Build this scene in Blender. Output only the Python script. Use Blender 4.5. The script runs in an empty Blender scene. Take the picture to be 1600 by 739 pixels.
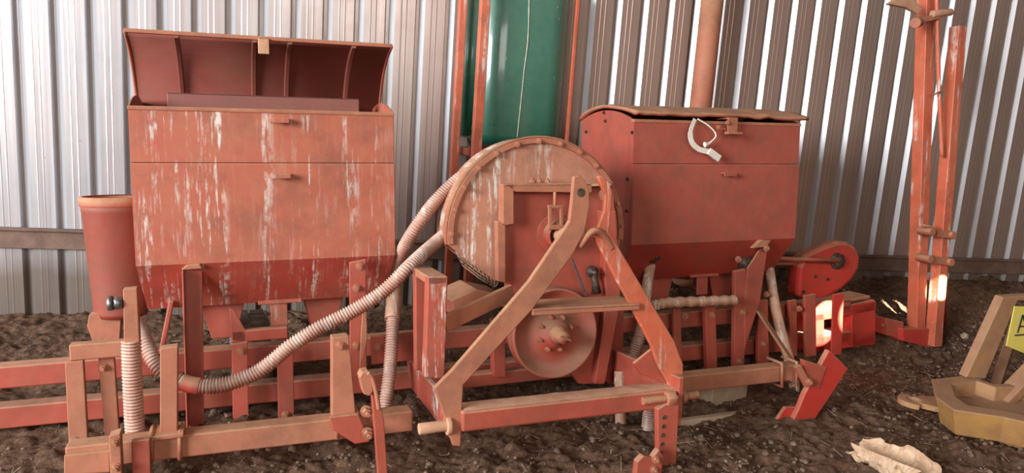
import bpy, bmesh, math, random
from mathutils import Vector, Matrix, noise

random.seed(7)
C = bpy.context.scene.collection
PI = math.pi
F_PX, CX, CY = 1150.0, 800.0, 369.5          # focal length and centre of a 1600 x 739 frame
CAM_H = 1.36

# ------------------------------------------------------------------ camera
_d = Vector((-450, 6531, 1150)).normalized()  # "down" seen from the camera (x right, y down, z ahead)
_up = -_d
_fw = Vector((0, 0, 1)); _Y = (_fw - _up * _fw.dot(_up)).normalized(); _X = _Y.cross(_up)
M_CV = Matrix((_X, _Y, _up))                  # camera axes -> world
CAM = Vector((0, 0, CAM_H))

cam_data = bpy.data.cameras.new('camera')
cam = bpy.data.objects.new('camera', cam_data); C.objects.link(cam)
flip = Matrix(((1, 0, 0), (0, -1, 0), (0, 0, -1)))
cam.matrix_world = Matrix.Translation(CAM) @ (M_CV @ flip).to_4x4()
cam_data.sensor_fit = 'HORIZONTAL'; cam_data.sensor_width = 36.0
cam_data.lens = F_PX / 1600 * 36.0
cam_data.clip_start = 0.05; cam_data.clip_end = 200
bpy.context.scene.camera = cam


def ray(px, py):
    return M_CV @ Vector(((px - CX) / F_PX, (py - CY) / F_PX, 1.0))


class Frame:
    """A set of axes standing in the shed: x along a machine, y away from its front, z up."""
    def __init__(s, m):
        s.m = m; s.inv = m.inverted()

    def P(s, px, py, y):                      # point of the plane y = const seen in that direction
        o = s.inv @ CAM; q = s.inv.to_3x3() @ ray(px, py)
        return o + q * ((y - o.y) / q.y)

    def PX(s, px, py, x):
        o = s.inv @ CAM; q = s.inv.to_3x3() @ ray(px, py)
        return o + q * ((x - o.x) / q.x)


def ground_at(px, py, h=0.0):
    q = ray(px, py); return CAM + q * ((h - CAM_H) / q.z)


def yaw_frame(origin, deg):
    return Frame(Matrix.Translation(origin) @ Matrix.Rotation(math.radians(deg), 4, 'Z'))


# planter axes (slightly tilted, as the machine stands on soft soil)
def _rod(a):
    return Matrix.Rotation(a.length, 3, a.normalized())
_R = M_CV @ _rod(Vector((0.113, -0.365, -0.013)))
_R = _R @ Matrix(((1, 0, 0), (0, 0, -1), (0, 1, 0)))
PL = Frame(Matrix.Translation(CAM + M_CV @ Vector((-1.437, -0.487, 2.758))) @ _R.to_4x4())
WALL_YAW = 14.0
WALL_D = 4.45
_n = Vector((-math.sin(math.radians(WALL_YAW)), math.cos(math.radians(WALL_YAW)), 0))
WF = yaw_frame(_n * WALL_D, WALL_YAW)

# ------------------------------------------------------------------ materials
def mat(name):
    m = bpy.data.materials.new(name); m.use_nodes = True
    return m, m.node_tree.nodes, m.node_tree.links, m.node_tree.nodes['Principled BSDF']


def _noise(N, L, scale, vec, detail=4, rough=0.55, stretch=None):
    n = N.new('ShaderNodeTexNoise'); n.inputs['Scale'].default_value = scale
    n.inputs['Detail'].default_value = detail; n.inputs['Roughness'].default_value = rough
    if stretch:
        mp = N.new('ShaderNodeMapping'); mp.inputs['Scale'].default_value = stretch
        L.new(vec, mp.inputs['Vector']); vec = mp.outputs[0]
    L.new(vec, n.inputs['Vector'])
    return n.outputs['Fac']


def _range(N, L, v, a, b, c=0.0, d=1.0):
    r = N.new('ShaderNodeMapRange'); r.inputs[1].default_value = a; r.inputs[2].default_value = b
    r.inputs[3].default_value = c; r.inputs[4].default_value = d; L.new(v, r.inputs[0]); return r.outputs[0]


def _math(N, L, op, a, b):
    n = N.new('ShaderNodeMath'); n.operation = op; n.use_clamp = op in ('ADD', 'MULTIPLY', 'SUBTRACT')
    for i, v in enumerate((a, b)):
        if isinstance(v, (int, float)): n.inputs[i].default_value = v
        else: L.new(v, n.inputs[i])
    return n.outputs[0]


def _mix(N, L, f, a, b):
    n = N.new('ShaderNodeMix'); n.data_type = 'RGBA'
    if isinstance(f, (int, float)): n.inputs[0].default_value = f
    else: L.new(f, n.inputs[0])
    for k, v in ((6, a), (7, b)):
        if isinstance(v, tuple): n.inputs[k].default_value = (*v, 1)
        else: L.new(v, n.inputs[k])
    return n.outputs[2]


def paint(name, base, worn, dust, dust_front=0.3, dust_top=0.95, rough=0.5, streak=0.0, streak_x=9.0, seed=0.0,
          scratch=0.25, streak_lo=0.5, fleck=0.0, where=None, grime=.6):
    m, N, L, B = mat(name)
    tc = N.new('ShaderNodeTexCoord'); ob = N.new('ShaderNodeMapping')
    ob.inputs['Location'].default_value = (seed, seed * 1.7, seed * .6)
    L.new(tc.outputs['Object'], ob.inputs['Vector']); o = ob.outputs[0]
    col = _mix(N, L, _range(N, L, _noise(N, L, 5, o, 5), .35, .7), base, worn)
    geo = N.new('ShaderNodeNewGeometry'); sx = N.new('ShaderNodeSeparateXYZ'); L.new(geo.outputs['Normal'], sx.inputs[0])
    lie = _range(N, L, sx.outputs['Z'], -.45, .1, 0.0, dust_front)
    lie2 = _range(N, L, sx.outputs['Z'], .1, .6, 0.0, dust_top)
    amt = _math(N, L, 'ADD', lie, lie2)
    fine = _range(N, L, _noise(N, L, 22, o, 6, .65), .25, .7, .55, 1.15)
    amt = _math(N, L, 'MULTIPLY', amt, fine)
    col = _mix(N, L, amt, col, dust)
    # blotchy grime, then fine dark chips
    gr = _math(N, L, 'MULTIPLY', _range(N, L, _noise(N, L, 7, o, 8, .72), .46, .72, 0, grime), 1.0)
    col = _mix(N, L, gr, col, (.17, .07, .04))
    chip = _range(N, L, _noise(N, L, 60, o, 3, .7), .66, .74, 0, scratch)
    col = _mix(N, L, chip, col, (.13, .045, .03))
    if streak > 0:
        s1 = _range(N, L, _noise(N, L, 1, o, 5, .66, (42, 3.0, 2.6)), .50, .575)
        s2 = _range(N, L, _noise(N, L, 1, o, 1, .5, (streak_x, streak_x, .9)), streak_lo, streak_lo + .12)
        if where:                             # where along the machine the droppings ran down
            xx = N.new('ShaderNodeSeparateXYZ'); L.new(tc.outputs['Object'], xx.inputs[0])
            rp = N.new('ShaderNodeValToRGB'); rp.color_ramp.interpolation = 'EASE'
            L.new(_range(N, L, xx.outputs['X'], -1.65, .45), rp.inputs['Fac'])
            el = rp.color_ramp.elements
            while len(el) > 1: el.remove(el[-1])
            for i, (px_, v_) in enumerate(where):
                e_ = el[0] if i == 0 else el.new(px_ / 2.1)
                e_.position = (px_ + .05) / 2.1; e_.color = (v_, v_, v_, 1)
            s2 = _math(N, L, 'MULTIPLY', rp.outputs['Color'], _range(N, L, s2, 0, 1, .35, 1))
        s3 = _range(N, L, _noise(N, L, 24, o, 4, .7, (1.6, 1.6, .6)), .42, .60)
        f = _math(N, L, 'MULTIPLY', _math(N, L, 'MULTIPLY', s1, s2), _math(N, L, 'MULTIPLY', s3, streak))
        col = _mix(N, L, f, col, (.72, .66, .56))
    if fleck > 0:
        k1 = _range(N, L, _noise(N, L, 1, o, 2, .6, (60, 60, 28)), .70, .73, 0, fleck)
        k2 = _range(N, L, _noise(N, L, 3, o, 2), .45, .6)
        col = _mix(N, L, _math(N, L, 'MULTIPLY', k1, k2), col, (.72, .74, .66))
    L.new(col, B.inputs['Base Color'])
    B.inputs['Roughness'].default_value = rough
    L.new(_range(N, L, amt, 0, .8, rough - .08, .85), B.inputs['Roughness'])
    bp = N.new('ShaderNodeBump'); bp.inputs['Strength'].default_value = .12; bp.inputs['Distance'].default_value = .004
    L.new(_noise(N, L, 45, o, 5), bp.inputs['Height']); L.new(bp.outputs[0], B.inputs['Normal'])
    return m


def plain(name, a, b, rough=.8, metal=0.0, scale=30, bump=.3, dist=.004):
    m, N, L, B = mat(name)
    tc = N.new('ShaderNodeTexCoord'); o = tc.outputs['Object']
    n = _noise(N, L, scale, o, 6, .65)
    L.new(_mix(N, L, _range(N, L, n, .3, .7), a, b), B.inputs['Base Color'])
    B.inputs['Roughness'].default_value = rough; B.inputs['Metallic'].default_value = metal
    bp = N.new('ShaderNodeBump'); bp.inputs['Strength'].default_value = bump; bp.inputs['Distance'].default_value = dist
    L.new(n, bp.inputs['Height']); L.new(bp.outputs[0], B.inputs['Normal'])
    return m


RED = (.38, .034, .022); WORN = (.40, .062, .036); DUST = (.44, .225, .125)
M_red = paint('faded_red_paint', RED, WORN, DUST, .20, .85, seed=1)
M_hop = paint('stained_red_paint', (.40, .044, .028), (.44, .085, .05), (.43, .180, .088), .50, .7, streak=1.0, streak_x=6, seed=3, streak_lo=.40,
              where=[(0, .3), (.04, .9), (.10, .75), (.15, 1), (.20, .8), (.25, 1), (.31, .9), (.34, .1), (.44, .05), (.49, .7), (.53, .1), (.60, .2), (.63, 1), (.67, .8), (.69, .1), (.77, .1), (.80, .8), (.84, .6), (.86, .1), (.92, .9), (.95, .3), (1.0, .1)])
M_hop2 = paint('dull_red_paint', (.36, .032, .02), (.38, .052, .032), (.36, .135, .08), .45, .8, seed=8)
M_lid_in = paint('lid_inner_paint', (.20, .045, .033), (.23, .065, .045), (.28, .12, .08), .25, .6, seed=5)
M_dusty = paint('dust_caked_red', (.37, .070, .040), (.42, .12, .065), (.42, .21, .105), .52, .95, rough=.65, seed=2)
M_pul = paint('dusty_pulley_paint', (.44, .05, .03), (.42, .10, .06), (.29, .145, .085), .55, .7, rough=.6, seed=21)
M_can = paint('dimmed_dusty_canister_paint', (.27, .04, .026), (.26, .06, .038), (.28, .11, .065), .6, .8, seed=23)  # dusty red, darkened in colour to stand in for weak light at this end
M_post = paint('splashed_red_paint', RED, WORN, DUST, .25, .85, streak=1.0, streak_x=12, seed=11, streak_lo=.36)
M_fan = paint('dusty_fan_paint', (.40, .10, .055), (.44, .16, .09), (.48, .235, .14), .65, .9, rough=.65, streak=1.0, streak_x=4, seed=6, streak_lo=.30,
              where=[(1.15, .9), (1.25, 1), (1.40, .9), (1.46, .3), (1.55, .2), (1.62, .55), (1.68, .1), (1.9, .1)])
M_bright = paint('bright_red_paint', (.52, .026, .018), (.52, .042, .03), DUST, .06, .75, rough=.4, seed=4)
M_orange = paint('orange_paint', (.60, .105, .045), (.60, .15, .08), DUST, .12, .7, rough=.45, streak=.8, streak_x=20, seed=9, streak_lo=.5)
M_tan = plain('dust_crust', (.42, .20, .11), (.58, .32, .19), .95, 0, 18, .5)
M_hose = paint('ribbed_hose_rubber', (.30, .085, .045), (.42, .16, .10), (.52, .35, .27), .55, .85, rough=.5, streak=.5, streak_x=14, seed=12, streak_lo=.4, scratch=.1)
M_hose2 = paint('smooth_hose_rubber', (.36, .13, .06), (.42, .2, .11), (.56, .33, .22), .45, .8, rough=.55, streak=.9, streak_x=10, seed=13, streak_lo=.35)
M_dark = plain('greasy_steel', (.035, .022, .016), (.16, .10, .07), .55, .5, 60, .6)
M_steel = plain('bare_steel', (.16, .15, .15), (.30, .26, .24), .4, .8, 40, .2)
M_tire = plain('old_rubber', (.09, .07, .05), (.22, .16, .11), .85, 0, 30, .4)
M_wire = plain('rusty_wire', (.30, .17, .10), (.5, .33, .22), .7, .2, 80, .3)
M_green = paint('green_tank_plastic', (.010, .125, .072), (.02, .15, .09), (.15, .24, .17), .42, .5, rough=.2, streak=.0, fleck=.8, grime=.0, seed=15, scratch=0.0)
M_strap = plain('worn_webbing', (.62, .52, .42), (.8, .72, .6), .9, 0, 90, .3)
_b = M_green.node_tree.nodes['Principled BSDF']; _b.inputs['Coat Weight'].default_value = .8; _b.inputs['Coat Roughness'].default_value = .12
M_yel = paint('rusty_yellow_paint', (.44, .22, .045), (.25, .105, .045), (.35, .185, .10), .85, .9, rough=.7, seed=17)
M_stick = plain('yellow_sticker', (.72, .58, .10), (.62, .5, .12), .6, 0, 12, .1)
M_black = plain('black_ink', (.02, .02, .02), (.04, .04, .035), .6, 0, 20, .1)
M_sack = plain('brown_paper', (.40, .22, .12), (.62, .43, .28), .9, 0, 12, .5, .01)
M_board = plain('grey_board', (.34, .23, .14), (.46, .33, .22), .9, 0, 14, .4)
M_straw = plain('dry_straw', (.22, .145, .08), (.38, .27, .17), .9, 0, 30, .2)
M_clod = plain('dry_clod', (.09, .05, .031), (.26, .165, .11), 1.0, 0, 9, .8, .01)


def soil():
    m, N, L, B = mat('red_brown_soil')
    tc = N.new('ShaderNodeTexCoord'); o = tc.outputs['Object']
    big = _range(N, L, _noise(N, L, 1.6, o, 4), .35, .65)
    col = _mix(N, L, big, (.062, .031, .018), (.115, .06, .035))
    col = _mix(N, L, _range(N, L, _noise(N, L, 26, o, 8, .7), .4, .68), col, (.215, .122, .074))
    col = _mix(N, L, _range(N, L, _noise(N, L, 70, o, 5, .75), .64, .74), col, (.30, .21, .15))
    L.new(col, B.inputs['Base Color']); B.inputs['Roughness'].default_value = 1.0
    B.inputs['Specular IOR Level'].default_value = .15
    add = _math(N, L, 'ADD', _math(N, L, 'MULTIPLY', _noise(N, L, 38, o, 9, .7), .6), _math(N, L, 'MULTIPLY', _noise(N, L, 12, o, 5), .4))
    bp = N.new('ShaderNodeBump'); bp.inputs['Strength'].default_value = .9; bp.inputs['Distance'].default_value = .03
    L.new(add, bp.inputs['Height']); L.new(bp.outputs[0], B.inputs['Normal'])
    return m


def sheet():
    m, N, L, B = mat('galvanised_sheet')
    tc = N.new('ShaderNodeTexCoord'); o = tc.outputs['Object']
    run = _noise(N, L, 1, o, 4, .6, (26, 26, .5))
    blot = _noise(N, L, 2.2, o, 6, .65)
    col = _mix(N, L, _range(N, L, run, .35, .7), (.38, .33, .32), (.54, .51, .51))
    col = _mix(N, L, _range(N, L, blot, .45, .75, 0, .6), col, (.40, .29, .24))
    spots = _range(N, L, _noise(N, L, 34, o, 3, .7), .68, .74, 0, .7)
    col = _mix(N, L, spots, col, (.16, .11, .09))
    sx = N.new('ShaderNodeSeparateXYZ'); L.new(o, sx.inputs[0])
    reflect_tint = _range(N, L, sx.outputs['X'], -1.4, 1.7, .0, .85)      # browner towards the far end: reflected soil and fading daylight painted in
    col = _mix(N, L, reflect_tint, col, (.36, .225, .165))
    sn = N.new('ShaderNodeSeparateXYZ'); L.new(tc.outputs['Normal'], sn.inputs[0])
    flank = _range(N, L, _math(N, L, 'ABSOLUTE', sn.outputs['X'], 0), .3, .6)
    col = _mix(N, L, _math(N, L, 'MULTIPLY', flank, .75), col, (.50, .49, .50))      # both rib flanks paled, painting in the cool reflection of the sky
    mud = _math(N, L, 'ADD', sx.outputs['Z'], _math(N, L, 'MULTIPLY', _noise(N, L, 3, o, 5), .22))
    col = _mix(N, L, _range(N, L, mud, .36, .62, .8, 0), col, (.15, .10, .065))      # mud splashed up the foot of the sheets
    L.new(col, B.inputs['Base Color'])
    B.inputs['Metallic'].default_value = .45
    L.new(_range(N, L, blot, .3, .7, .28, .42), B.inputs['Roughness'])
    bp = N.new('ShaderNodeBump'); bp.inputs['Strength'].default_value = .06; bp.inputs['Distance'].default_value = .01
    L.new(run, bp.inputs['Height']); L.new(bp.outputs[0], B.inputs['Normal'])
    return m


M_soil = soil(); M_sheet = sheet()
M_girt = plain('dirty_timber', (.11, .06, .04), (.20, .115, .08), .9, 0, 10, .3)

# ------------------------------------------------------------------ mesh builder
class MB:
    def __init__(s): s.v = []; s.f = []; s.sm = []

    def add(s, vs, fs, smooth=False):
        k = len(s.v); s.v += [Vector(v) for v in vs]
        for f in fs: s.f.append([i + k for i in f]); s.sm.append(smooth)
        return s

    def box(s, a, b):
        x0, y0, z0 = (min(a[i], b[i]) for i in range(3)); x1, y1, z1 = (max(a[i], b[i]) for i in range(3))
        return s.add([(x0, y0, z0), (x1, y0, z0), (x1, y1, z0), (x0, y1, z0), (x0, y0, z1), (x1, y0, z1), (x1, y1, z1), (x0, y1, z1)],
                     [(0, 3, 2, 1), (4, 5, 6, 7), (0, 1, 5, 4), (1, 2, 6, 5), (2, 3, 7, 6), (3, 0, 4, 7)])

    def prism(s, pts, off):                   # any planar outline pushed along a vector
        n = len(pts); off = Vector(off); a = [Vector(p) for p in pts]
        nrm = Vector((0, 0, 0))
        for i in range(n): nrm += a[i].cross(a[(i + 1) % n])
        if nrm.dot(off) > 0: a.reverse()
        vs = a + [p + off for p in a]
        fs = [tuple(range(n)), tuple(range(2 * n - 1, n - 1, -1))]
        for i in range(n):
            j = (i + 1) % n; fs.append((j, i, n + i, n + j))
        return s.add(vs, fs)

    def bar(s, a, b, w, h, up=(0, 0, 1)):
        a = Vector(a); b = Vector(b); d = (b - a).normalized(); up = Vector(up)
        if abs(d.dot(up)) > .98: up = Vector((0, 1, 0))
        x = d.cross(up).normalized(); z = x.cross(d)
        vs = []
        for p in (a, b):
            for sx, sz in ((-1, -1), (1, -1), (1, 1), (-1, 1)): vs.append(p + x * sx * w / 2 + z * sz * h / 2)
        return s.add(vs, [(0, 1, 2, 3), (7, 6, 5, 4), (0, 4, 5, 1), (1, 5, 6, 2), (2, 6, 7, 3), (3, 7, 4, 0)])

    def tube(s, path, r, seg=14, caps=True, rib=0.0, pitch=.011, smooth=True):
        path = [Vector(p) for p in path]
        rr = r if callable(r) else (lambda t: r)
        if rib:
            L = [0]
            for i in range(1, len(path)): L.append(L[-1] + (path[i] - path[i - 1]).length)
            n = int(L[-1] / pitch * 4); pts = []; j = 0
            for i in range(n + 1):
                t = L[-1] * i / n
                while j < len(L) - 2 and L[j + 1] < t: j += 1
                u = (t - L[j]) / max(1e-9, L[j + 1] - L[j]); pts.append(path[j].lerp(path[j + 1], min(1, u)))
            rad = [rr(i / n) + (0, rib, rib, 0)[i % 4] - rib / 2 for i in range(n + 1)]
        else:
            pts = path; rad = [rr(i / max(1, len(pts) - 1)) for i in range(len(pts))]
        n = len(pts); vs = []; ref = None
        for i, p in enumerate(pts):
            d = (pts[min(n - 1, i + 1)] - pts[max(0, i - 1)]).normalized()
            if ref is None: ref = d.orthogonal().normalized()
            ref = (ref - d * ref.dot(d)).normalized(); q = d.cross(ref)
            for k in range(seg):
                a = 2 * PI * k / seg; vs.append(p + (ref * math.cos(a) + q * math.sin(a)) * rad[i])
        fs = []
        for i in range(n - 1):
            for k in range(seg):
                k2 = (k + 1) % seg; fs.append((i * seg + k, i * seg + k2, (i + 1) * seg + k2, (i + 1) * seg + k))
        s.add(vs, fs, smooth)
        if caps:
            s.add([], []); k0 = len(s.v) - len(vs)
            s.f.append([k0 + i for i in reversed(range(seg))]); s.sm.append(False)
            s.f.append([k0 + (n - 1) * seg + i for i in range(seg)]); s.sm.append(False)
        return s

    def cyl(s, a, b, r, seg=20, r2=None):
        return s.tube([a, b], (lambda t: r + ((r if r2 is None else r2) - r) * t), seg)

    def lathe(s, centre, axis, prof, seg=40, smooth=True, a0=0, a1=2 * PI):   # prof: (radius, along axis)
        c = Vector(centre); ax = Vector(axis).normalized(); u = ax.orthogonal().normalized()
        if abs(ax.z) < .9: u = (Vector((0, 0, 1)) - ax * ax.z).normalized()
        w = ax.cross(u); full = abs(a1 - a0 - 2 * PI) < 1e-6; m = seg if full else seg + 1; n = len(prof); vs = []
        for i in range(m):
            a = a0 + (a1 - a0) * i / seg
            for r, h in prof: vs.append(c + (u * math.cos(a) + w * math.sin(a)) * r + ax * h)
        fs = []
        for i in range(seg):
            j = (i + 1) % m
            for k in range(n - 1): fs.append((i * n + k, j * n + k, j * n + k + 1, i * n + k + 1))
        return s.add(vs, fs, smooth)

    def hexbolt(s, p, axis, r=.011, h=.012):
        ax = Vector(axis).normalized(); p = Vector(p)
        s.tube([p, p + ax * h * .25], r * 1.35, 16)
        s.tube([p + ax * h * .25, p + ax * h], r, 6, smooth=False)
        s.tube([p + ax * h, p + ax * h * 1.6], r * .5, 10)
        return s

    def build(s, name, m, parent=None, base=Vector((0, 0, 0)), bevel=.003, solid=0, recalc=True):
        me = bpy.data.meshes.new(name)
        me.from_pydata([v - base for v in s.v], [], s.f); me.update()
        me.polygons.foreach_set('use_smooth', s.sm)
        if recalc:
            bm = bmesh.new(); bm.from_mesh(me); bmesh.ops.recalc_face_normals(bm, faces=bm.faces); bm.to_mesh(me); bm.free()
        o = bpy.data.objects.new(name, me); C.objects.link(o); me.materials.append(m)
        if parent: o.parent = parent
        if solid:
            md = o.modifiers.new('thickness', 'SOLIDIFY'); md.thickness = solid; md.offset = 0
        if bevel:
            md = o.modifiers.new('edges', 'BEVEL'); md.width = bevel; md.segments = 2; md.limit_method = 'ANGLE'; md.angle_limit = math.radians(40)
            md.harden_normals = False
        return o


def smooth_path(pts, k=10):
    pts = [Vector(p) for p in pts]; out = []; n = len(pts)
    for i in range(n - 1):
        p0 = pts[max(0, i - 1)]; p1 = pts[i]; p2 = pts[i + 1]; p3 = pts[min(n - 1, i + 2)]
        for j in range(k):
            t = j / k
            out.append(.5 * ((2 * p1) + (p2 - p0) * t + (2 * p0 - 5 * p1 + 4 * p2 - p3) * t * t + (3 * p1 - p0 - 3 * p2 + p3) * t ** 3))
    out.append(pts[-1]); return out


def tag(o, label, cat, group=None, kind=None):
    o['label'] = label; o['category'] = cat
    if group: o['group'] = group
    if kind: o['kind'] = kind
    return o


class Thing:
    """An Empty at the base of a machine; its parts are meshes in the machine's own axes."""
    def __init__(s, name, frame, base, label, cat):
        s.fr = frame; s.base = Vector(base)
        s.e = bpy.data.objects.new(name, None); C.objects.link(s.e)
        s.e.matrix_world = frame.m @ Matrix.Translation(s.base); s.e.empty_display_size = .2
        tag(s.e, label, cat)

    def part(s, name, mb, m, parent=None, label=None, **k):
        o = mb.build(name, m, parent or s.e, s.base, **k)
        if label: o['label'] = label
        return o


# ------------------------------------------------------------------ the shed
def ground_h(x, y):
    s = (WF.inv @ Vector((x, y, 0)))
    h = .030 * noise.noise(Vector((x * 1.3, y * 1.3, 0))) + .020 * noise.noise(Vector((x * 4, y * 4, 3)))
    h += .020 * noise.noise(Vector((x * 9, y * 9, 5))) + .022 * abs(noise.noise(Vector((x * 20, y * 20, 9)))) + .012 * noise.noise(Vector((x * 42, y * 42, 2)))
    h += .034 * abs(noise.noise(Vector((x * 6.5, y * 6.5, 31)))) - .008
    # soil heaped against the foot of the wall, higher towards the far end
    t = max(0, min(1, (s.y + 1.05) / .95)); t = t * t * (3 - 2 * t)
    rise = max(0, min(1, (s.x + .3) / 2.6)); rise = rise * rise * (3 - 2 * rise)
    h += t * (.05 + .27 * rise) * (1 + .25 * noise.noise(Vector((x * 2.3, y * 2.3, 20))))
    return h


def build_ground():
    def grid(x0, x1, y0, y1, nx, ny):
        vs = []; fs = []
        for j in range(ny + 1):
            for i in range(nx + 1):
                x = x0 + (x1 - x0) * i / nx; y = y0 + (y1 - y0) * j / ny
                vs.append((x, y, ground_h(x, y)))
        for j in range(ny):
            for i in range(nx):
                a = j * (nx + 1) + i; fs.append((a, a + 1, a + nx + 2, a + nx + 1))
        return vs, fs
    mb = MB(); mb.add(*grid(-3.4, 5.6, 1.6, 6.0, 720, 350), True)
    # the floor behind and beside the viewpoint
    mb.add([(-9, -9, -.03), (9, -9, -.03), (9, 1.62, -.03), (-9, 1.62, -.03)], [(0, 1, 2, 3)])
    mb.add([(-9, 1.6, -.03), (-3.38, 1.6, -.03), (-3.38, 6.5, -.03), (-9, 6.5, -.03)], [(0, 1, 2, 3)])
    mb.add([(5.58, 1.6, -.03), (9, 1.6, -.03), (9, 6.5, -.03), (5.58, 6.5, -.03)], [(0, 1, 2, 3)])
    o = mb.build('floor', M_soil, bevel=0, recalc=False); o['kind'] = 'structure'; return o


def build_wall():
    pitch = .1735; phase = WF.P(22, 0, 0).x
    prof = []                                    # one corrugation: broad pan with two stiffeners, then a groove
    g = [(-.012, .031), (.006, .031), (.037, 0), (.068, 0), (.073, -.0012), (.078, 0), (.098, 0), (.103, -.0012), (.108, 0), (pitch - .020, 0)]
    i0 = int((-3.4 - phase) / pitch); i1 = int((6.6 - phase) / pitch)
    for i in range(i0, i1 + 1):
        for x, d in g: prof.append((phase + i * pitch + x, d))
    zs = [-.15, 3.6]
    vs = [(x, d, z) for z in zs for x, d in prof]; n = len(prof)
    fs = [(i, i + 1, n + i + 1, n + i) for i in range(n - 1)]
    mb = MB(); mb.add(vs, fs)
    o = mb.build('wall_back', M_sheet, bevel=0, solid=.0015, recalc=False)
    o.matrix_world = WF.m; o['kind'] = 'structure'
    # girt along the sheets
    A, B_ = WF.P(60, 357, -.03), WF.P(1500, 403, -.03); hg = A.z - WF.P(60, 389, -.03).z
    d = (B_ - A) / (B_.x - A.x); A = A + d * (-3.4 - A.x); B_ = A + d * 9.9
    mb = MB(); up = Vector((0, 0, hg)); mb.prism([A - up, B_ - up, B_, A], (0, .024, 0))
    lip = Vector((0, 0, .014)); mb.prism([A - lip + Vector((0, -.02, 0)), B_ - lip + Vector((0, -.02, 0)), B_ + Vector((0, -.02, 0)), A + Vector((0, -.02, 0))], (0, .02, 0))
    o = mb.build('trim_1', M_girt, bevel=.004); o.matrix_world = WF.m; o['kind'] = 'structure'


build_ground(); build_wall()

# ------------------------------------------------------------------ the planter
T = Thing('seed_planter', PL, (1.6, -.1, -1.36),
          'big dusty red seed planter with two hoppers, fan and ribbed hoses filling the shed', 'planter')
P = PL.P
HX = (0.0, 2.165)                               # left ends of the two hoppers
ZS, ZF, ZB = -.21, -.603, -.80                  # seam, fold and bottom of a hopper


def outline(pts, y):
    return [P(px, py, y) for px, py in pts]


def plate(name, pts, y, t, m=None, parent=None, **k):
    mb = MB(); mb.prism(outline(pts, y), (0, t, 0)); return T.part(name, mb, m or M_red, parent, **k)


def bolt(p, axis=(0, -1, 0), r=.011, h=.014, parent=None, m=None, name='bolt'):
    mb = MB(); mb.hexbolt(p, axis, r, h); return T.part(name, mb, m or M_dusty, parent, bevel=0)


def hopper(x0, m):
    x1 = x0 + 1.0
    mb = MB()
    # folded sheet body: front, sloped bottom, back (open at the top)
    ins = .012
    rows = [(0, .0), (0, ZS + .005), (.012, ZS + .004), (.012, ZS - .001), (-.009, ZS - .002), (-.009, ZS - .008), (-.004, ZF), (.135, ZB), (.42, ZB), (.56, ZF), (.56, .015)]
    def xi(z):
        return 0 if z >= ZF else .02 * (ZF - z) / (ZF - ZB)
    vs = []
    for y, z in rows: vs += [(x0 + xi(z), y, z), (x1 - xi(z), y, z)]
    mb.add(vs, [(2 * i, 2 * i + 1, 2 * i + 3, 2 * i + 2) for i in range(len(rows) - 1)])
    # end plates with arched tops
    for xx in (x0, x1):
        top = [(.56 - .56 * i / 14, .015 * (1 - i / 14) + .052 * math.sin(PI * (i / 14)) ** .8) for i in range(15)]
        pts = [(y, z) for y, z in rows] + top[1:-1]
        s_ = 1 if xx == x0 else -1
        mb.add([(xx + s_ * xi(z), y, z) for y, z in pts], [tuple(range(len(pts)))])
    # rolled rim along the front top edge
    o = T.part('hopper', mb, m, solid=.005, bevel=0)
    rim = MB(); rim.box((x0 - .004, -.006, -.012), (x1 + .004, .02, .004)); rim.box((x0, .545, .0), (x1, .57, .025))
    T.part('hopper_rim', rim, M_dusty, o)
    # grab tabs under rim and under seam
    for z in (-.035, ZS - .045):
        t = MB(); y = -.002 if z > ZS else -.012
        t.box((x0 + .50, y - .034, z - .004), (x0 + .575, y, z + .004)); t.box((x0 + .50, y - .034, z - .016), (x0 + .575, y - .028, z))
        T.part('grab_tab', t, m, o, bevel=.002)
    fl = MB(); fl.box((x0 + .44, .128, ZB - .012), (x0 + .62, .16, ZB + .012)); fl.box((x0 + .49, .14, ZB - .11), (x0 + .56, .15, ZB))
    T.part('bottom_tab', fl, m, o)
    return o


hop_a = hopper(HX[0], M_hop)
hop_a['label'] = 'hopper streaked with white droppings, lid raised'
hop_b = hopper(HX[1], M_hop2)
hop_b['label'] = 'plain dull red hopper, lid down, strap hanging on its front'
fl = MB(); fl.box((.115, .26, -.05), (.90, .27, .075)); fl.box((.115, .26, .068), (.90, .30, .075))
T.part('inner_flap', fl, M_lid_in, hop_a, bevel=.002)


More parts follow.
